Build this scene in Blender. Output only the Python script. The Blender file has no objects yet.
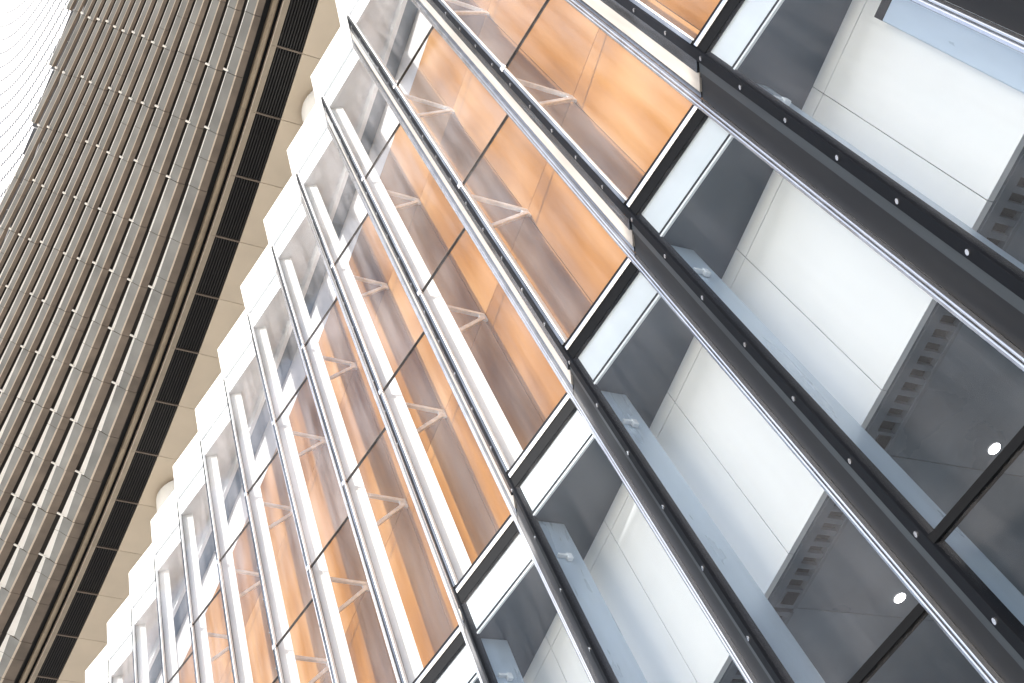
import bpy, bmesh, math, random
from mathutils import Matrix, Vector
random.seed(7)
sc = bpy.context.scene
COL = sc.collection

# ------------------------------------------------------------------ geometry frame
# s runs along the curved facade (away from the camera), inn points into the building, z is height above the eye
EYE = 1.6
KAP = -0.006495265285
RAD = 1.0 / KAP
W = 1.699240516643          # bay width
AF, DT = 0.69085861, 0.28657573   # glass covers 69 % of the bay, tooth depth
Z0, Z1, Z2, ZJ, ZT = 10.0, 14.2626, 18.374, 22.56, 23.883
ZM = 4.71                   # mid rail of the lobby glass
ZS = 9.22                   # lobby perimeter soffit
ZC = 6.64                   # lobby ceiling
WI = 0.62                   # inset of lobby bulkhead
OW = 0.75                   # inset of copper wall
ZF = 27.5                   # underside of the overhanging storeys
KS = list(range(-3, 15))

def sp(s, inn=0.0):
    th = KAP * s
    x = math.sin(th) / KAP - math.sin(th) * inn
    y = (1 - math.cos(th)) / KAP + math.cos(th) * inn
    return (-x, y)
R_ = (0.0, 0.0)
L_ = (AF * W, -DT)
TL = math.hypot(L_[0], L_[1])
T_ = (L_[0] / TL, L_[1] / TL)
N_ = (-T_[1], T_[0])
def bp(u, v=0.0):           # along / behind the glass of the first bay
    return (-(u * T_[0] + v * N_[0]), u * T_[1] + v * N_[1])
_rn = sp(W)
RN = (-_rn[0], _rn[1])
RL = math.hypot(RN[0] - L_[0], RN[1] - L_[1])
RT = ((RN[0] - L_[0]) / RL, (RN[1] - L_[1]) / RL)
RNn = (-RT[1], RT[0])
def rp(u, v=0.0):           # along / behind the return between two bays
    return (-(L_[0] + u * RT[0] + v * RNn[0]), L_[1] + u * RT[1] + v * RNn[1])

# ------------------------------------------------------------------ materials
def new_mat(name):
    m = bpy.data.materials.new(name); m.use_nodes = True
    nt = m.node_tree
    b = nt.nodes['Principled BSDF']
    return m, nt, b
def mat(name, col, rough=0.5, metal=0.0, var=0.12, scale=3.0, stretch=(1, 1, 1), bump=0.0, per_obj=0.0, spec=0.5):
    m, nt, b = new_mat(name)
    N = nt.nodes; Lk = nt.links
    tc = N.new('ShaderNodeTexCoord'); mp = N.new('ShaderNodeMapping'); mp.inputs['Scale'].default_value = stretch
    Lk.new(tc.outputs['Object'], mp.inputs[0])
    nz = N.new('ShaderNodeTexNoise'); nz.noise_dimensions = '4D'; nz.inputs['Scale'].default_value = scale; nz.inputs['Detail'].default_value = 6
    Lk.new(mp.outputs[0], nz.inputs['Vector'])
    ow = N.new('ShaderNodeObjectInfo'); mw_ = N.new('ShaderNodeMath'); mw_.operation = 'MULTIPLY'; mw_.inputs[1].default_value = 37
    Lk.new(ow.outputs['Random'], mw_.inputs[0]); Lk.new(mw_.outputs[0], nz.inputs['W'])
    rm = N.new('ShaderNodeMapRange'); rm.inputs['From Min'].default_value = 0.3; rm.inputs['From Max'].default_value = 0.7
    rm.inputs['To Min'].default_value = 1 - var; rm.inputs['To Max'].default_value = 1 + var
    Lk.new(nz.outputs['Fac'], rm.inputs['Value'])
    fac = rm.outputs[0]
    if per_obj:
        oi = N.new('ShaderNodeObjectInfo')
        r2 = N.new('ShaderNodeMapRange'); r2.inputs['To Min'].default_value = 1 - per_obj; r2.inputs['To Max'].default_value = 1 + per_obj
        Lk.new(oi.outputs['Random'], r2.inputs['Value'])
        mu = N.new('ShaderNodeMath'); mu.operation = 'MULTIPLY'
        Lk.new(fac, mu.inputs[0]); Lk.new(r2.outputs[0], mu.inputs[1]); fac = mu.outputs[0]
    mx = N.new('ShaderNodeVectorMath'); mx.operation = 'SCALE'; mx.inputs[0].default_value = col
    Lk.new(fac, mx.inputs['Scale']); Lk.new(mx.outputs[0], b.inputs['Base Color'])
    b.inputs['Roughness'].default_value = rough; b.inputs['Metallic'].default_value = metal
    b.inputs['Specular IOR Level'].default_value = spec
    rr = N.new('ShaderNodeMapRange'); rr.inputs['To Min'].default_value = max(0.03, rough - 0.12); rr.inputs['To Max'].default_value = min(1, rough + 0.12)
    Lk.new(nz.outputs['Fac'], rr.inputs['Value']); Lk.new(rr.outputs[0], b.inputs['Roughness'])
    if bump:
        bm_ = N.new('ShaderNodeBump'); bm_.inputs['Strength'].default_value = bump; bm_.inputs['Distance'].default_value = 0.01
        Lk.new(nz.outputs['Fac'], bm_.inputs['Height']); Lk.new(bm_.outputs[0], b.inputs['Normal'])
    return m
def glass_mat(name, tint, gloss=1.0, painted_haze=0.12):
    m = bpy.data.materials.new(name); m.use_nodes = True
    nt = m.node_tree; N = nt.nodes; Lk = nt.links; N.clear()
    out = N.new('ShaderNodeOutputMaterial'); mix = N.new('ShaderNodeMixShader'); mix2 = N.new('ShaderNodeMixShader')
    tr = N.new('ShaderNodeBsdfTransparent'); tr.inputs[0].default_value = (*tint, 1)
    gl = N.new('ShaderNodeBsdfGlossy'); gl.inputs['Roughness'].default_value = 0.05
    df = N.new('ShaderNodeBsdfDiffuse'); df.inputs[0].default_value = (.80, .77, .80, 1)  # diffuse streaks painted in for cloud reflections and haze on the panes
    fr = N.new('ShaderNodeFresnel'); ge = N.new('ShaderNodeNewGeometry')
    ior = N.new('ShaderNodeMapRange'); ior.inputs['To Min'].default_value = 1.45; ior.inputs['To Max'].default_value = 1 / 1.45
    Lk.new(ge.outputs['Backfacing'], ior.inputs[0]); Lk.new(ior.outputs[0], fr.inputs['IOR'])
    tc = N.new('ShaderNodeTexCoord'); oi = N.new('ShaderNodeObjectInfo')
    w = N.new('ShaderNodeMath'); w.operation = 'MULTIPLY'; w.inputs[1].default_value = 29; Lk.new(oi.outputs['Random'], w.inputs[0])
    def noise(stretch, det):
        mp = N.new('ShaderNodeMapping'); mp.inputs['Scale'].default_value = stretch; Lk.new(tc.outputs['Object'], mp.inputs[0])
        n = N.new('ShaderNodeTexNoise'); n.noise_dimensions = '4D'; n.inputs['Scale'].default_value = 1; n.inputs['Detail'].default_value = det
        Lk.new(mp.outputs[0], n.inputs['Vector']); Lk.new(w.outputs[0], n.inputs['W']); return n.outputs['Fac']
    a = noise((5.5, 5.5, .35), 4); c = noise((1.1, 1.1, .5), 2)
    mu2 = N.new('ShaderNodeMath'); mu2.operation = 'MULTIPLY'; Lk.new(a, mu2.inputs[0]); Lk.new(c, mu2.inputs[1])
    mr = N.new('ShaderNodeMapRange'); mr.inputs['From Min'].default_value = .17; mr.inputs['From Max'].default_value = .42; mr.inputs['To Max'].default_value = painted_haze
    Lk.new(mu2.outputs[0], mr.inputs[0])
    mu = N.new('ShaderNodeMath'); mu.operation = 'MULTIPLY'; mu.inputs[1].default_value = gloss
    Lk.new(fr.outputs[0], mu.inputs[0]); Lk.new(mu.outputs[0], mix.inputs[0])
    Lk.new(mr.outputs[0], mix2.inputs[0]); Lk.new(tr.outputs[0], mix2.inputs[1]); Lk.new(df.outputs[0], mix2.inputs[2])
    Lk.new(mix2.outputs[0], mix.inputs[1]); Lk.new(gl.outputs[0], mix.inputs[2]); Lk.new(mix.outputs[0], out.inputs[0])
    return m
def emit_mat(name, col, st):
    m, nt, b = new_mat(name)
    b.inputs['Emission Color'].default_value = (*col, 1); b.inputs['Emission Strength'].default_value = st
    return m

M = {}
M['white'] = mat('white_paint', (0.80, 0.82, 0.84), 0.45, var=0.03, scale=2)
M['bulk'] = mat('bulkhead_white', (0.87, 0.89, 0.91), 0.5, var=0.02, scale=1.5)
M['spandrel'] = mat('spandrel_white', (0.66, 0.70, 0.73), 0.4, var=0.06, scale=2.5, per_obj=0.05)
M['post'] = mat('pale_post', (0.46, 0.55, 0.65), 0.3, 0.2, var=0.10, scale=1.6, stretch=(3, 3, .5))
M['postw'] = mat('white_post', (0.82, 0.82, 0.80), 0.4, var=0.05, scale=2)
M['slate'] = mat('slate_metal', (0.034, 0.041, 0.047), 0.4, 0.1, var=0.35, scale=2.5, stretch=(3, 3, .3))
M['frame'] = mat('matt_black_frame', (0.010, 0.011, 0.013), 0.7, var=0.2, spec=.12)
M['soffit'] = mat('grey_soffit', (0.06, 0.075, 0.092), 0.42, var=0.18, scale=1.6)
M['ceiling'] = mat('grey_ceiling', (0.19, 0.235, 0.285), 0.3, var=0.28, scale=1.1)
M['black'] = mat('black_gasket', (0.005, 0.006, 0.009), 0.6, var=0.3, scale=6, spec=.15)
M['dark'] = mat('dark_grey_metal', (0.012, 0.012, 0.013), 0.5, 0.0, var=0.35, scale=3, stretch=(3, 3, .4), spec=.3)
M['pale'] = mat('pale_return', (0.40, 0.375, 0.35), 0.4, 0.0, var=0.12, scale=3, stretch=(3, 3, .4))
M['strip'] = mat('dark_steel_strip', (0.16, 0.175, 0.20), 0.24, 0.85, var=0.55, scale=4, stretch=(3, 3, .3))
M['silver'] = mat('silver_rail', (0.72, 0.73, 0.76), 0.22, 0.9, var=0.08, scale=5)
M['steel'] = mat('bracket_steel', (0.80, 0.84, 0.88), 0.35, 0.2, var=0.15, scale=9)
M['vent'] = mat('vent_grey', (0.15, 0.18, 0.215), 0.5, var=0.1, scale=4)
M['blank'] = mat('black_void', (0.006, 0.007, 0.008), 0.8, var=0.2)
M['lobby'] = mat('lobby_wall', (0.10, 0.11, 0.125), 0.6, var=0.1)
M['cream'] = mat('cream_soffit', (0.66, 0.55, 0.415), 0.55, var=0.06, scale=1.2, per_obj=0.03)
M['tan'] = mat('tan_fascia', (0.28, 0.225, 0.16), 0.4, 0.2, var=0.15, scale=2)
M['bronze'] = mat('bronze_underside', (0.17, 0.132, 0.10), 0.45, 0.15, var=0.28, scale=1.3, stretch=(1.4, 1, 1), per_obj=0.06)
M['greyface'] = mat('grey_cladding', (0.27, 0.272, 0.265), 0.4, 0.2, var=0.22, scale=1.3, per_obj=0.06)
M['arris'] = mat('pale_arris', (0.62, 0.53, 0.43), 0.35, 0.2, var=0.1)  # pale line along the rib edges and the lip
M['tip'] = mat('painted_sun_white', (0.90, 0.88, 0.84), 0.3, var=0.03)  # white that paints sunlit slivers and glints onto the ribs
M['joint'] = mat('joint_dark', (0.035, 0.03, 0.026), 0.7, var=0.2)
M['towerwhite'] = mat('white_tower_tile', (0.84, 0.85, 0.87), 0.4, var=0.04, scale=4)
M['towergap'] = mat('tower_gap', (0.24, 0.25, 0.27), 0.6, var=0.05)
M['louver'] = mat('black_louver', (0.020, 0.018, 0.016), 0.45, var=0.3)
M['roof'] = mat('roof_grey', (0.4, 0.4, 0.4), 0.8, var=0.1)
M['glass'] = glass_mat('lobby_glass', (0.95, 0.97, 0.985), .27, .035)
M['glass1'] = glass_mat('clear_glass', (0.96, 0.97, 0.98), .4, .05)
M['glass2'] = glass_mat('painted_haze_glass', (0.96, 0.97, 0.98), .5, .085)
M['lamp'] = emit_mat('lamp_lens', (1.0, 0.97, 0.93), 6.0)
M['ground'] = mat('pale_paving', (0.42, 0.40, 0.37), 0.8, var=0.12, scale=0.6)
M['road'] = mat('asphalt', (0.05, 0.05, 0.052), 0.85, var=0.2, scale=3)

def copper():
    m, nt, b = new_mat('copper_panel'); N = nt.nodes; Lk = nt.links
    tc = N.new('ShaderNodeTexCoord'); oi = N.new('ShaderNodeObjectInfo')
    w = N.new('ShaderNodeMath'); w.operation = 'MULTIPLY'; w.inputs[1].default_value = 41; Lk.new(oi.outputs['Random'], w.inputs[0])
    def noise(stretch, sc_, det):
        mp = N.new('ShaderNodeMapping'); mp.inputs['Scale'].default_value = stretch; Lk.new(tc.outputs['Object'], mp.inputs[0])
        n = N.new('ShaderNodeTexNoise'); n.noise_dimensions = '4D'; n.inputs['Scale'].default_value = sc_; n.inputs['Detail'].default_value = det
        Lk.new(mp.outputs[0], n.inputs['Vector']); Lk.new(w.outputs[0], n.inputs['W']); return n.outputs['Fac']
    a = noise((2.6, 1, .22), 1.0, 2); c = noise((.8, .8, .45), 1.0, 1); d = noise((16, 1, .5), 1.0, 3)
    m1 = N.new('ShaderNodeMath'); m1.operation = 'MULTIPLY_ADD'; m1.inputs[1].default_value = .9; Lk.new(a, m1.inputs[0]); Lk.new(c, m1.inputs[2])
    m2 = N.new('ShaderNodeMath'); m2.operation = 'MULTIPLY_ADD'; m2.inputs[1].default_value = .16; Lk.new(d, m2.inputs[0]); Lk.new(m1.outputs[0], m2.inputs[2])
    m3 = N.new('ShaderNodeMath'); m3.operation = 'MULTIPLY_ADD'; m3.inputs[1].default_value = .22; Lk.new(oi.outputs['Random'], m3.inputs[0]); Lk.new(m2.outputs[0], m3.inputs[2])
    mr = N.new('ShaderNodeMapRange'); mr.inputs['From Min'].default_value = .82; mr.inputs['From Max'].default_value = 1.5; Lk.new(m3.outputs[0], mr.inputs[0])
    cr = N.new('ShaderNodeValToRGB'); Lk.new(mr.outputs[0], cr.inputs[0])
    cr.color_ramp.elements[0].color = (.17, .062, .007, 1); cr.color_ramp.elements[1].color = (.50, .265, .095, 1)
    e = cr.color_ramp.elements.new(.5); e.color = (.35, .15, .024, 1)
    Lk.new(cr.outputs[0], b.inputs['Base Color'])
    b.inputs['Roughness'].default_value = .34; b.inputs['Metallic'].default_value = .3
    return m
M['copper'] = copper()

# ------------------------------------------------------------------ mesh helpers
class MB:
    def __init__(self): self.v = []; self.f = []; self.m = []
    def prism(self, poly, z0, z1, mi=0):
        n = len(poly); b = len(self.v)
        for z in (z0, z1):
            for p in poly: self.v.append((p[0], p[1], z + EYE))
        self.f.append(list(range(b, b + n))[::-1]); self.m.append(mi)
        self.f.append(list(range(b + n, b + 2 * n))); self.m.append(mi)
        for i in range(n):
            j = (i + 1) % n
            self.f.append([b + i, b + j, b + n + j, b + n + i]); self.m.append(mi)
        return self
    def loft(self, sections, mis=None, caps=True):   # closed sections of 3D points
        n = len(sections[0]); b = len(self.v)
        for s_ in sections:
            for p in s_: self.v.append((p[0], p[1], p[2] + EYE))
        for k in range(len(sections) - 1):
            for i in range(n):
                j = (i + 1) % n
                self.f.append([b + k * n + i, b + k * n + j, b + (k + 1) * n + j, b + (k + 1) * n + i]); self.m.append(mis[i] if mis else 0)
        if caps:
            self.f.append([b + i for i in range(n)][::-1]); self.m.append(mis[0] if mis else 0)
            self.f.append([b + (len(sections) - 1) * n + i for i in range(n)]); self.m.append(mis[0] if mis else 0)
        return self
    def bar(self, a, c, wd, ht):
        a = Vector(a); c = Vector(c); d = (c - a).normalized()
        up = Vector((0, 0, 1)) if abs(d.z) < .95 else Vector((0, 1, 0))
        sd = d.cross(up).normalized(); up = sd.cross(d)
        se = []
        for p in (a, c):
            se.append([p + sd * x * wd / 2 + up * y * ht / 2 for x, y in ((-1, -1), (1, -1), (1, 1), (-1, 1))])
        return self.loft(se)
    def cyl(self, a, c, r, n=16, r2=None):
        a = Vector(a); c = Vector(c); d = (c - a).normalized()
        up = Vector((0, 0, 1)) if abs(d.z) < .95 else Vector((0, 1, 0))
        sd = d.cross(up).normalized(); up = sd.cross(d)
        se = [[p + (sd * math.cos(2 * math.pi * i / n) + up * math.sin(2 * math.pi * i / n)) * rr for i in range(n)] for p, rr in ((a, r), (c, r2 or r))]
        return self.loft(se)
    def build(self, name, mats, parent=None, bevel=0.0, smooth=False):
        me = bpy.data.meshes.new(name)
        o0 = Vector((0, 0, 0))
        if parent is not None:
            p = parent
            while p is not None: o0 += p.location; p = p.parent
        me.from_pydata([Vector(v) - o0 for v in self.v], [], self.f)
        if not isinstance(mats, (list, tuple)): mats = [mats]
        for m in mats: me.materials.append(m)
        me.polygons.foreach_set('material_index', self.m)
        bm = bmesh.new(); bm.from_mesh(me); bmesh.ops.recalc_face_normals(bm, faces=bm.faces)
        bm.to_mesh(me); bm.free()
        if smooth:
            for p in me.polygons: p.use_smooth = True
        o = bpy.data.objects.new(name, me); COL.objects.link(o)
        if parent is not None: o.parent = parent
        if bevel:
            bv = o.modifiers.new('bevel', 'BEVEL'); bv.width = bevel; bv.segments = 2; bv.limit_method = 'ANGLE'
        return o

def tag(o, label=None, cat=None, group=None, kind=None):
    if label: o['label'] = label
    if cat: o['category'] = cat
    if group: o['group'] = group
    if kind: o['kind'] = kind
    return o
def empty(name, loc, label, cat, group=None):
    o = bpy.data.objects.new(name, None); COL.objects.link(o); o.location = loc; o.empty_display_size = .3
    return tag(o, label, cat, group)
CEN = Vector((0, RAD, 0))
def bay_tf(k, base=Vector((0, 0, 0))):
    """location and z rotation that carry something built in the first bay to bay k (turn about the facade's centre)"""
    th = -KAP * W * k
    R = Matrix.Rotation(th, 3, 'Z')
    return CEN + R @ (base - CEN), th
def copies(o, ks, skip0=True):
    """repeat a part of the first bay (and its sub-parts) round the curve"""
    res = {0: o}
    base = Vector(o.location)
    for k in ks:
        if k == 0: continue
        c = o.copy(); COL.objects.link(c); c.parent = o.parent
        off = Vector((0, 0, 0)); p = o.parent
        while p is not None: off += p.location; p = p.parent
        loc, th = bay_tf(k, base + off)
        c.location = loc - off; c.rotation_euler = (0, 0, th)
        for ch in o.children:
            d = ch.copy(); COL.objects.link(d); d.parent = c
        res[k] = c
    return res
def bq(u0, u1, v0, v1): return [bp(u0, v0), bp(u1, v0), bp(u1, v1), bp(u0, v1)]
def rq(u0, u1, v0, v1): return [rp(u0, v0), rp(u1, v0), rp(u1, v1), rp(u0, v1)]
def sq(s0, s1, i0, i1, n=1):
    a = [sp(s0 + (s1 - s0) * i / n, i0) for i in range(n + 1)]
    b = [sp(s1 - (s1 - s0) * i / n, i1) for i in range(n + 1)]
    return a + b

# ================================================================== the glass building
B = empty('glass_building', (0, 0, 0), 'glass fronted building with saw tooth bays and copper coloured wall panels behind its panes', 'building')
GAP = 0.012
# panes
UL = TL + .03
def pane(z0, z1, g='glass'): return MB().prism(bq(.035, UL, 0, .02), z0, z1).build('glass_panel', M[g], B)
copies(pane(ZM + .035, Z0 - .03), KS)
copies(pane(Z0 + .015, Z1 - .012, 'glass1'), KS)
copies(pane(Z1 + .012, Z2 - .012, 'glass2'), KS)
copies(pane(Z2 + .012, ZJ - .01, 'glass2'), KS)
copies(pane(-1.2, ZM - .035), range(-3, 4))
# parapet at the top of every bay
pa = MB().prism([bp(-.02, -.02), bp(TL + .02, -.02), rp(RL + .02, -.02), rp(RL + .02, .25), bp(0, .3)], ZJ + .022, ZT)
po = pa.build('parapet_panel', M['white'], B)
copies(po, KS)
# mullions: black strip at the outer corner with rail, return and screws
mu = MB().prism(rq(.0, .115, -.03, .06), -1.3, ZJ).build('mullion', M['black'], B, .005)
MB().prism(rq(.117, .25, -.022, .04), Z0 - .1, ZJ).build('strip', M['strip'], mu, .004)
MB().prism(bq(TL - .026, TL + .012, -.022, .03), Z0 + .014, ZJ).build('strip', M['strip'], mu, .004)
MB().prism(bq(TL - .046, TL - .028, -.018, .03), Z0 + .014, ZJ).build('edge_trim', M['white'], mu)
for z in (Z1, Z2): MB().prism(bq(TL - .07, TL + .02, -.034, .0), z - .05, z + .05).build('connector', M['silver'], mu, .006)
rl = MB().prism(rq(RL - .075, RL - .05, -.03, .03), -1.3, ZJ).prism(rq(RL - .036, RL + .006, -.04, .03), -1.3, ZJ).build('rail', M['silver'], mu, .008)
MB().prism(rq(.117, .235, .0, .04), -1.3, Z0 - .12).build('slate_panel', M['slate'], mu)
r1 = MB().prism(rq(.237, .29, .006, .04), -1.3, Z0 - .12).prism(rq(.292, RL - .08, .018, .04), -1.3, Z0 - .12).build('return_panel', M['dark'], mu)
MB().prism(rq(RL - .147, RL - .085, .01, .04), Z0 - .11, ZJ).build('gasket', M['strip'], mu)
r2 = MB().prism(rq(.253, RL - .15, .0, .04), Z0 - .11, ZJ).build('return_panel', M['pale'], mu)
scz = [3.2 + .82 * i for i in range(24)]
near_scz = [z for z in scz if 4.0 < z < 13]
ks_near = (-2, -1, 0, 1, 2)
bd = MB()
for z in [z for z in scz if z not in near_scz]:
    a = rp(.055, -.03); c = rp(.055, -.042); bd.cyl((*a, z), (*c, z), .022, 10)
sm = bd.build('screw', M['silver'], mu); tag(sm, kind='stuff')
mull = copies(mu, KS)
proto_s = []
for z in near_scz:
    a = rp(.055, -.03); c = rp(.055, -.042)
    proto_s.append(MB().cyl((*a, z), (*c, z), .022, 10).build('screw', M['silver'], mull[0]))
for k in ks_near:
    if k == 0: continue
    for s_ in proto_s:
        d = s_.copy(); COL.objects.link(d); d.parent = mull[k]
# pale posts behind the mullions
pl = MB().prism([(-1.215, -.20), (-1.215, .16), (-1.50, .16), (-1.50, -.05)], -1.3, ZS).build('post', M['post'], B, .012)
copies(pl, KS)
pw = MB().prism([(-1.215, -.22), (-1.215, -.12), (-1.46, -.02), (-1.46, -.10)], Z0 + .02, ZJ).build('post', M['postw'], B, .006)
pw2 = MB().prism([(-1.20, -.21), (-1.085, .0), (-1.46, .06), (-1.46, -.08)], Z0 + .02, ZJ).build('post', M['postw'], B, .006)
copies(pw, (-3, -2, -1, 1))
loc, th = bay_tf(4); pw2.location = loc; pw2.rotation_euler.z = th
for k in (2, 3) + tuple(range(5, 15)):
    c = pw2.copy(); COL.objects.link(c); c.parent = B; loc, th = bay_tf(k); c.location = loc; c.rotation_euler.z = th
# small clip on each lobby post
cl = MB().bar((-1.19, -.16, 8.62), (-1.19, -.02, 8.62), .045, .03).bar((-1.185, -.03, 8.56), (-1.185, -.03, 8.64), .05, .06).build('clip', M['steel'], B, .004)
copies(cl, range(-3, 6))
# transoms
t = MB().prism(bq(-.01, TL, -.02, .05), Z0 - .105, Z0 - .035).build('transom', M['silver'], B, .006)
MB().prism(bq(-.01, TL, -.012, .06), Z0 - .03, Z0 + .012).build('gasket', M['black'], t)
MB().prism(bq(-.01, TL, -.005, .09), Z0 - .27, Z0 - .108).build('dark_frame', M['frame'], t)
copies(t, KS)
t = MB().prism(bq(-.01, TL + .02, -.015, .05), ZM - .035, ZM + .035).build('transom', M['frame'], B)
copies(t, range(-3, 6))
for z in (Z1, Z2):
    t = MB().prism(bq(.0, TL, -.008, .03), z - .009, z + .009).build('transom', M['joint'], B)
    copies(t, KS)
cs = MB().prism(sq(-1.70, -1.40, .46, WI - .004), ZC, 8.5).build('duct_casing', M['post'], B, .01)
MB().prism(sq(-1.70, -1.40, .46, WI - .004), 8.505, 8.62).build('shadow_gap', M['blank'], cs)
# lobby: spandrel, soffit, bulkhead, ceiling
s1 = MB().prism(bq(0, TL - .02, .04, .09), ZS + .055, Z0 - .272).build('spandrel_panel', M['spandrel'], B)
MB().prism(bq(0, TL - .02, .03, .10), ZS + .018, ZS + .052).build('shadow_gap', M['black'], s1)
MB().prism(bq(0, TL - .02, .03, .055), ZS - .012, ZS + .016).build('edge_trim', M['white'], s1)
copies(s1, range(-3, 7))
poly = [bp(0, .06), bp(TL, .06), sp(W * AF + .14, -.06), sp(W, .04), sp(W, WI + .05), sp(0, WI + .05)]
so = MB().prism(poly, ZS, ZS + .12).build('soffit_panel', M['soffit'], B)
copies(so, range(-3, 7))
b1 = MB().prism(sq(-.596, W - .604, WI, WI + .06), ZC - .02, 9.015).build('bulkhead_panel', M['bulk'], B)
copies(b1, range(-3, 8))
b2 = MB().prism(sq(-.596, W - .604, WI, WI + .06), 9.025, ZS - .003).build('bulkhead_panel', M['bulk'], B)
copies(b2, range(-3, 8))
bk = MB().prism(sq(-7, 14, WI + .062, WI + .09, 10), ZC + .05, ZS).build('bulkhead_backing', M['joint'], B)
c1 = MB().prism(sq(0, W - .008, 1.045, 8.0), ZC, ZC + .08).build('ceiling_panel', M['ceiling'], B)
copies(c1, range(-4, 9))
c2 = MB().prism(sq(-7, 14, WI + .062, .70, 10), ZC - .02, ZC + .04).build('ceiling_edge', M['vent'], B)
MB().prism(sq(-7, 15, 8.02, 8.3, 12), -1.5, ZS).build('back_wall', M['lobby'], B)
MB().prism(sq(-7, 26, .0, 8.3, 16), -1.58, -1.5).build('lobby_floor', M['lobby'], B)
for s0 in (-7.2, 26):
    MB().prism(sq(s0, s0 + .2, -.1, 8.3), -1.5, ZT - .3).build('end_wall', M['lobby'], B)
MB().prism(sq(-7, 26, .12, 8.3, 16), Z0 - .26, Z0 - .01).build('floor_slab', M['white'], B)
# copper wall
JS = 1.285
zz = [(Z0 - .008, 14.16), (14.172, 18.25), (18.262, 20.65)]
for za, zb in zz:
    c = MB().prism(sq(JS - W + .005, JS - .005, OW, OW + .04), za, zb).build('copper_panel', M['copper'], B)
    copies(c, KS)
MB().prism(sq(-7, 26.5, OW + .045, OW + .3, 20), Z0 - .008, 21.8).build('inner_wall', M['joint'], B)
g = MB().prism(sq(JS - W + .004, JS - .004, OW, OW + .04), 20.66, 21.76).build('attic_panel', mat('attic_grey', (.58, .57, .58), .4, var=.10, scale=1.5, per_obj=.08), B)
copies(g, KS)
g = MB().prism(sq(0, W, .42, .50), 21.76, 22.02).build('attic_beam', M['white'], B)
copies(g, KS)
g = MB().prism(sq(0, W, .50, OW + .3), 21.765, 21.9).build('attic_soffit', M['ceiling'], B)
copies(g, KS)
g = MB().prism([bp(0, .10), bp(TL, .10), sp(W * AF + .14, -.06), sp(W, .04), sp(W, .42), sp(0, .42)], 22.02, 22.1).build('attic_soffit', mat('attic_soffit_grey', (.78, .80, .82), .5, var=.06), B)
copies(g, KS)
g = MB().prism(bq(0, TL - .02, .03, .09), 22.0, ZJ - .012).build('attic_spandrel', M['white'], B)
copies(g, KS)
MB().prism(sq(-7, 26.5, .28, 8.0, 20), ZT - .45, ZT - .3).build('roof', M['roof'], B)
# brackets at each floor joint, two arms meeting at a gusset on the copper wall
for z in (Z1, Z2):
    zt = z - .10
    g = MB().bar((-1.255, OW - .13, zt - .06), (-1.255, OW - .002, zt - .06), .035, .20).build('bracket', M['steel'], B, .005)
    MB().bar((-1.235, -.22, zt), (-1.255, OW - .06, zt - .01), .055, .065).build('arm', M['steel'], g, .005)
    MB().bar((-1.235, -.19, z - 1.12), (-1.255, OW - .06, zt - .10), .05, .06).build('arm', M['steel'], g, .005)
    copies(g, KS)

# ================================================================== downlights and ceiling vents of the lobby
def downlight(loc):
    e = empty('downlight', loc, None, None)
    x, y, z = loc; z -= EYE
    se = []
    MB().cyl((x, y, z - .012), (x, y, z + .03), .066, 24).build('trim_ring', M['white'], e, .004)
    MB().cyl((x, y, z - .016), (x, y, z - .011), .057, 24).build('lens', M['lamp'], e)
    return e
def copy_tree(o):
    c = o.copy(); COL.objects.link(c)
    for ch in o.children:
        d = ch.copy(); COL.objects.link(d); d.parent = c
        for g_ in ch.children:
            h = g_.copy(); COL.objects.link(h); h.parent = d
    return c
p = sp(1.46, 2.16)
d0 = downlight((p[0], p[1], ZC + EYE))
DL = {0: 'lit round downlight nearest the right edge, higher of the two in the grey ceiling',
      1: 'lit round downlight just above the black glazing bar, lower of the two in the ceiling',
      -1: 'round lit downlight in the lobby ceiling past the right edge of the photo'}
base = Vector(d0.location)
for k in (0, 1):
    o = d0 if k == 0 else copy_tree(d0)
    loc, th = bay_tf(k, base); o.location = loc; o.rotation_euler.z = th
    tag(o, DL[k], 'downlight', 'lit downlights in the lobby ceiling')

def vent():
    p = sp(.85, .87)
    e = empty('air_vent', (p[0], p[1], ZC + EYE), None, None)
    fr = MB()
    s0, s1 = .03, W - .01
    fr.prism(sq(s0, s1, .703, .80, 2), ZC - .03, ZC + .05).prism(sq(s0, s1, 1.0, 1.043, 2), ZC - .03, ZC + .05)
    fr.prism(sq(s0, s0 + .05, .80, 1.0), ZC - .03, ZC + .05).prism(sq(s1 - .22, s1, .80, 1.0), ZC - .03, ZC + .05)
    fr.build('frame', M['vent'], e, .004)
    MB().prism(sq(s0, s1, .703, 1.043, 2), ZC + .032, ZC + .05).build('duct', M['blank'], e)
    n = 11; a = s0 + .05; b = s1 - .22
    for i in range(1, n):
        s_ = a + (b - a) * i / n
        MB().prism(sq(s_ - .027, s_ + .027, .80, 1.0), ZC - .02, ZC + .03).build('slat', M['vent'], e, .003)
    MB().prism(sq(s1 - .19, s1 - .05, .83, .97), ZC - .038, ZC - .029).build('access_cover', M['dark'], e, .003)
    return e
v0 = vent(); base = Vector(v0.location)
VL = {-1: 'dark slotted air vent at the right edge beside the largest white bulkhead',
      0: 'dark slotted air vent between white bulkhead and the ceiling with the higher downlight',
      1: 'dark slotted air vent between white bulkhead and the ceiling with the lower downlight',
      2: 'dark slotted air vent cut by the bottom edge below a white bulkhead'}
# the vent of bay 0 shows next to the higher downlight
for k in (-1, 0, 1, 2):
    o = v0 if k == 0 else copy_tree(v0)
    loc, th = bay_tf(k, base); o.location = loc; o.rotation_euler.z = th
    tag(o, VL[k], 'air vent', 'slotted air vents in the lobby ceiling')

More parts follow.
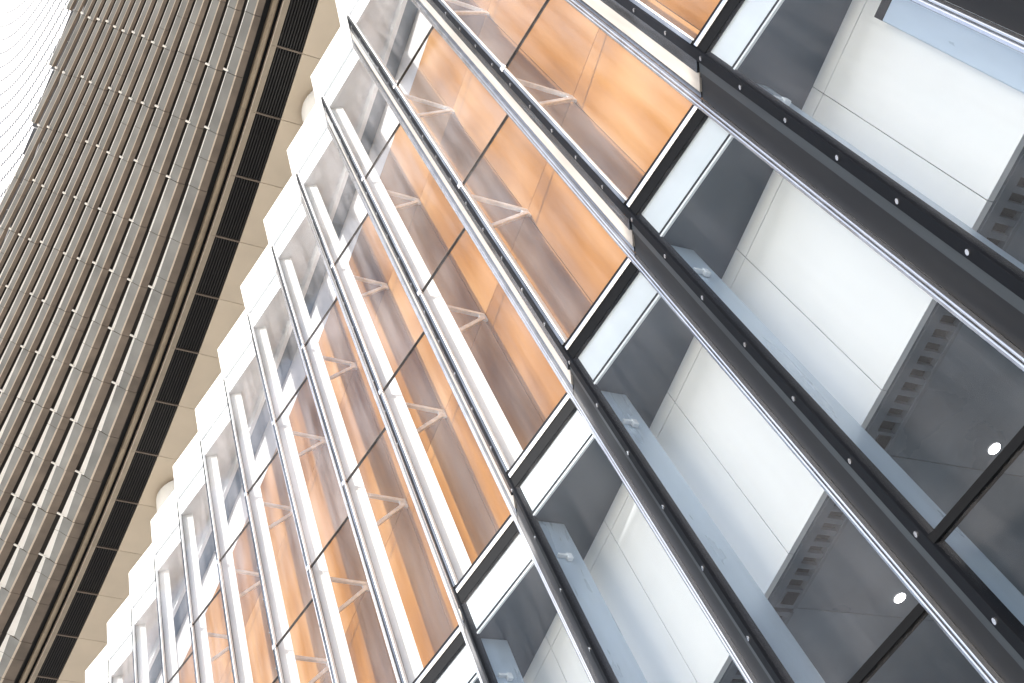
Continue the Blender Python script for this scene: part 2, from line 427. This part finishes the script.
# ================================================================== round columns between roof and overhang
for i, s_ in enumerate((6.25, 18.15)):
    p = sp(s_, 1.32)
    e = empty('column', (p[0], p[1], ZT - .3 + EYE), ('white round column above the stepped parapet near the top of the photo', 'white round column rising behind the stepped parapet at lower left')[i], 'column', 'round columns under the overhang')
    MB().cyl((*p, ZT - .3), (*p, ZF - .12), .72, 48).build('shaft', M['white'], e, smooth=False)
    MB().cyl((*p, ZF - .12), (*p, ZF - .002), .66, 48).build('neck', M['tan'], e)

# ================================================================== the curved tower above
T = empty('curved_tower', (*sp(10, -1), ZF + EYE), 'curved tower overhanging the glass building, bronze ribbed below and white tiled above', 'tower')
TK = list(range(-3, 21))
g = MB().prism(sq(.006, W - .006, .245, 6.0, 2), ZF, ZF + .06).build('soffit_panel', M['cream'], T)
copies(g, TK)
MB().prism(sq(-6, 38, -.9, 6.0, 30), ZF + .2, ZF + .5).build('soffit_backing', M['blank'], T)
lv = MB()
n = 9
for i in range(n):
    a = -.36 + (.60) * (i + .2) / n
    lv.prism(sq(.03, W - .03, a, a + .022, 2), ZF + .0, ZF + .05)
g = lv.build('louver_panel', M['louver'], T)
copies(g, TK)
MB().prism(sq(-6, 38, -.39, .243, 30), ZF + .07, ZF + .09).build('louver_backing', M['blank'], T)
g = MB().prism(sq(-.022, .022, -.385, .243), ZF - .006, ZF + .055).build('divider', M['bronze'], T)
copies(g, TK)
g = MB().prism(sq(.004, W - .004, -.52, -.388, 2), ZF - .03, ZF + .1).build('lip', mat('lip_cream', (.34, .28, .21), .4, .1, var=.1, per_obj=.05), T)
copies(g, TK)
MB().prism(sq(-6, 38, -.535, -.522, 40), ZF - .05, ZF + .1).build('lip_edge', M['arris'], T)
# rounded tan fascia moulding
g = MB()
se = []
for q in range(4):
    s_ = .005 + (2 * W - .01) * q / 3
    se.append([(*sp(s_, -.615), ZF + .12), (*sp(s_, -.615), ZF + .05), (*sp(s_, -.65), ZF - .0), (*sp(s_, -.70), ZF - .01), (*sp(s_, -.75), ZF + .03), (*sp(s_, -.77), ZF + .12)])
g.loft(se)
g = g.build('fascia_moulding', M['tan'], T, smooth=False)
copies(g, range(-2, 21, 2))

# ribbed underside: courses stepping outwards, cut off along the outer edge
WID = [.47, .41, .37, .335, .29, .265, .24, .225, .21, .20, .195, .19, .185, .18, .18, .18, .18, .18]
CJ = [0]
for w in WID: CJ.append(CJ[-1] + w)
def gs(s): return max(.6, 1 + (s - 6.5) * .045)
def edge(s): return 4.77 + .058 * (s - 5.8)
SL = .37
def oz(s, c, up=0.0):
    o = .90 + c * gs(s)
    return (*sp(s, -o), ZF + .02 + SL * c * gs(s) + up)
def course(j):
    mb = MB(); w = WID[j]; c0 = CJ[j]
    P = 1.52
    off = .13 * math.sin(j * 1.7)
    i = -4
    while i * P < 40:
        sa, sb = i * P + off * .3, (i + 1) * P + off * .3
        i += 1
        o_mid = .90 + (c0 + w * .5) * gs((sa + sb) / 2)
        if o_mid > edge((sa + sb) / 2) + .08: continue
        wob = random.uniform(-.02, .02); dz = random.uniform(-.006, .006)
        jb = sa + P * random.uniform(.25, .75)            # joint in the grey and bronze faces
        # white sliver paints in sunlight, widening to the far end and along the curve
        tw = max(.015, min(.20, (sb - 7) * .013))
        for (x0, x1) in (((sa + .004, jb - .005), (jb + .005, sb - .008)) if random.random() < .45 else ((sa + .004, sb - .008),)):
            se = []
            for s_ in (x0, (x0 + x1) / 2, x1):
                f = (s_ - sa) / P
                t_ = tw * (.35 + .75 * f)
                tilt = .012 * (f - .5)
                def q(c, dzv): return oz(s_, c0 + w * (c + tilt), dzv + dz)
                hz = SL * w * gs(s_)
                # z offsets are relative to the straight slope through the course
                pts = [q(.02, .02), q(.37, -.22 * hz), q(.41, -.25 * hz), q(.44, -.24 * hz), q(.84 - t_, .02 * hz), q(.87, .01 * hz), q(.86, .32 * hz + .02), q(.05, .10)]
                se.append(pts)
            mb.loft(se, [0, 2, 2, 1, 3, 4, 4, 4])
        # white tab painted as a sun glint at the end of the piece
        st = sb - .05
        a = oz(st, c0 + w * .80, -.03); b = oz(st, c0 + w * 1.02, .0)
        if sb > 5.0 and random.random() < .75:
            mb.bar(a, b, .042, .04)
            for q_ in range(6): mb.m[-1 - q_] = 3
    if not mb.v: return
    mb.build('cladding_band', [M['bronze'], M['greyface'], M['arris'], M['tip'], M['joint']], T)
for j in range(len(WID)): course(j)
# dark sheet behind the ribs
mb = MB(); se = []
for q in range(45):
    s_ = -6 + q
    e_ = (edge(s_) - 1.25) / gs(s_)
    a = oz(s_, -.02, .11); b = oz(s_, e_, .11); se.append([a, b, (b[0], b[1], b[2] + .05), (a[0], a[1], a[2] + .05)])
mb.loft(se); mb.build('rib_backing', M['joint'], T)
# white tiled upper wall rising from the outer edge
mb = MB()
def wp(s, out, z): return (*sp(s, -(edge(s) - .02 + out)), z)
zb = ZF + SL * 4.0 + .25
z = zb; row = 0
while z < 78:
    h = .0175 * z
    s_ = -5 + (row * .37) % .8
    while s_ < 40:
        P = .8
        x0, x1 = s_, s_ + P
        o0, o1 = .0, .05
        se = []
        for s2, o2 in ((x0, o0), (x1 - .02, o1)):
            se.append([wp(s2, o2, z + .45 * h), wp(s2, o2 + .012, z + h), wp(s2, -.2, z + h), wp(s2, -.2, z + .45 * h)])
        mb.loft(se, [0, 0, 1, 1])
        s_ += P
    z += h; row += 1
mb.build('white_cladding', [M['towerwhite'], M['towergap']], T)
mb = MB(); se = []
for q in range(46):
    s_ = -6 + q
    se.append([wp(s_, -.22, zb), wp(s_, -.22, 78), wp(s_, -.5, 78), wp(s_, -.5, zb)])
mb.loft(se); mb.build('white_wall_core', M['towergap'], T)
mb = MB().prism(sq(-6, 39, -3.5, 6, 30), 77.8, 78.2).build('roof', M['roof'], T)
mb = MB().prism(sq(-6, 39, 5.8, 6.1, 30), ZF + .5, 77.8).build('rear_wall', M['towergap'], T)

# ================================================================== added unseen bridge-shaped blocker that keeps sun off the lobby
O = empty('shade_bridge', (0, -30, 0), 'unseen bridge shaped blocker added behind the camera to shade the lobby', 'shade_bridge')
YB = -28.0
def tier(x0, x1, zb, zt):
    MB().prism([(x0, YB - 4), (x1, YB - 4), (x1, YB), (x0, YB)], zb, zt).build('deck', M['white'], O)
    w = MB(); n = int((x1 - x0) / 3)
    for i in range(n):
        xa = x0 + 3 * i + .5
        w.prism([(xa, YB + .002), (xa + 2.0, YB + .002), (xa + 2.0, YB + .06), (xa, YB + .06)], zb + 1.3, zt - 1.2)
    w.build('window_band', M['dark'], O)
LO = 3.2 + .49 * 28
tier(2.5, 48, LO, Z0 - .02 + .49 * 28)
tier(-30, 2.498, LO, ZS - .05 + .49 * 28)
for x in (44, -46): MB().prism([(x - 2, YB - 4), (x + 2, YB - 4), (x + 2, YB - .5), (x - 2, YB - .5)], -EYE, LO if x > 0 else LO + 4).build('pier', M['white'], O)
MB().prism([(-48, YB - 4), (-30.002, YB - 4), (-30.002, YB), (-48, YB)], LO, LO + 4).build('deck', M['white'], O)
# ================================================================== ground
def sheet(name, x0, x1, y0, y1, z, m):
    me = bpy.data.meshes.new(name); me.from_pydata([(x0, y0, z), (x1, y0, z), (x1, y1, z), (x0, y1, z)], [], [(0, 1, 2, 3)])
    me.materials.append(m); o = bpy.data.objects.new(name, me); COL.objects.link(o); o['kind'] = 'structure'; return o
sheet('ground', -600, 600, -600, 600, -.02, M['ground'])
sheet('road', -300, 300, -34, -22, -.016, M['road'])

# ================================================================== light, sky, camera
ld = Vector((-.2, 1.0, -.49)).normalized()
el = math.asin(-ld.z)
sun = bpy.data.lights.new('sun', 'SUN'); sun.energy = 2.8; sun.angle = math.radians(.5); sun.color = (1.0, .945, .87)
so = bpy.data.objects.new('sun', sun); COL.objects.link(so); so.rotation_euler = ld.to_track_quat('-Z', 'Y').to_euler(); so.location = (0, -30, 40)
wd = bpy.data.worlds.new('World'); sc.world = wd; wd.use_nodes = True
nt = wd.node_tree; sky = nt.nodes.new('ShaderNodeTexSky'); sky.sky_type = 'NISHITA'; sky.sun_disc = False
sky.dust_density = 1.6; sky.air_density = 1.0; sky.sun_elevation = el; sky.sun_rotation = math.atan2(-ld.x, -ld.y)
bg = nt.nodes['Background']; tcw = nt.nodes.new('ShaderNodeTexCoord'); mpw = nt.nodes.new('ShaderNodeMapping'); mpw.inputs['Scale'].default_value = (1.0, 1.6, 1.9); mpw.inputs['Rotation'].default_value = (.3, .2, .5)
nt.links.new(tcw.outputs['Generated'], mpw.inputs[0])
cn = nt.nodes.new('ShaderNodeTexNoise'); cn.inputs['Scale'].default_value = 3.2; cn.inputs['Detail'].default_value = 9; cn.inputs['Roughness'].default_value = .6; cn.inputs['Distortion'].default_value = .35
nt.links.new(mpw.outputs[0], cn.inputs['Vector'])
cmr = nt.nodes.new('ShaderNodeMapRange'); cmr.inputs['From Min'].default_value = .40; cmr.inputs['From Max'].default_value = .62; cmr.inputs['To Max'].default_value = .85
nt.links.new(cn.outputs['Fac'], cmr.inputs[0])
cmx = nt.nodes.new('ShaderNodeMix'); cmx.data_type = 'RGBA'
nt.links.new(cmr.outputs[0], cmx.inputs[0]); nt.links.new(sky.outputs[0], cmx.inputs[6]); cmx.inputs[7].default_value = (4.9, 4.95, 5.1, 1)
nt.links.new(cmx.outputs[2], bg.inputs[0]); bg.inputs[1].default_value = .15

RM = [[-0.3360213, 0.89371795, -0.2972506], [0.8498033, 0.15160473, -0.50482706], [0.40610841, 0.42223718, 0.81042688]]
rows = [Vector((-r[0], r[1], r[2])) for r in RM]
cam = bpy.data.cameras.new('camera'); cam.sensor_width = 36; cam.lens = 1175.832 / 1024 * 36; cam.clip_start = .1; cam.clip_end = 2000
co = bpy.data.objects.new('camera', cam); COL.objects.link(co)
m3 = Matrix((rows[0], -rows[1], -rows[2])).transposed()
mw = m3.to_4x4(); mw.translation = Vector((2.08710179, -6.12912668, EYE)); co.matrix_world = mw
sc.camera = co
vs = sc.view_settings; vs.view_transform = 'Standard'; vs.look = 'None'; vs.exposure = 1.38; vs.gamma = 1
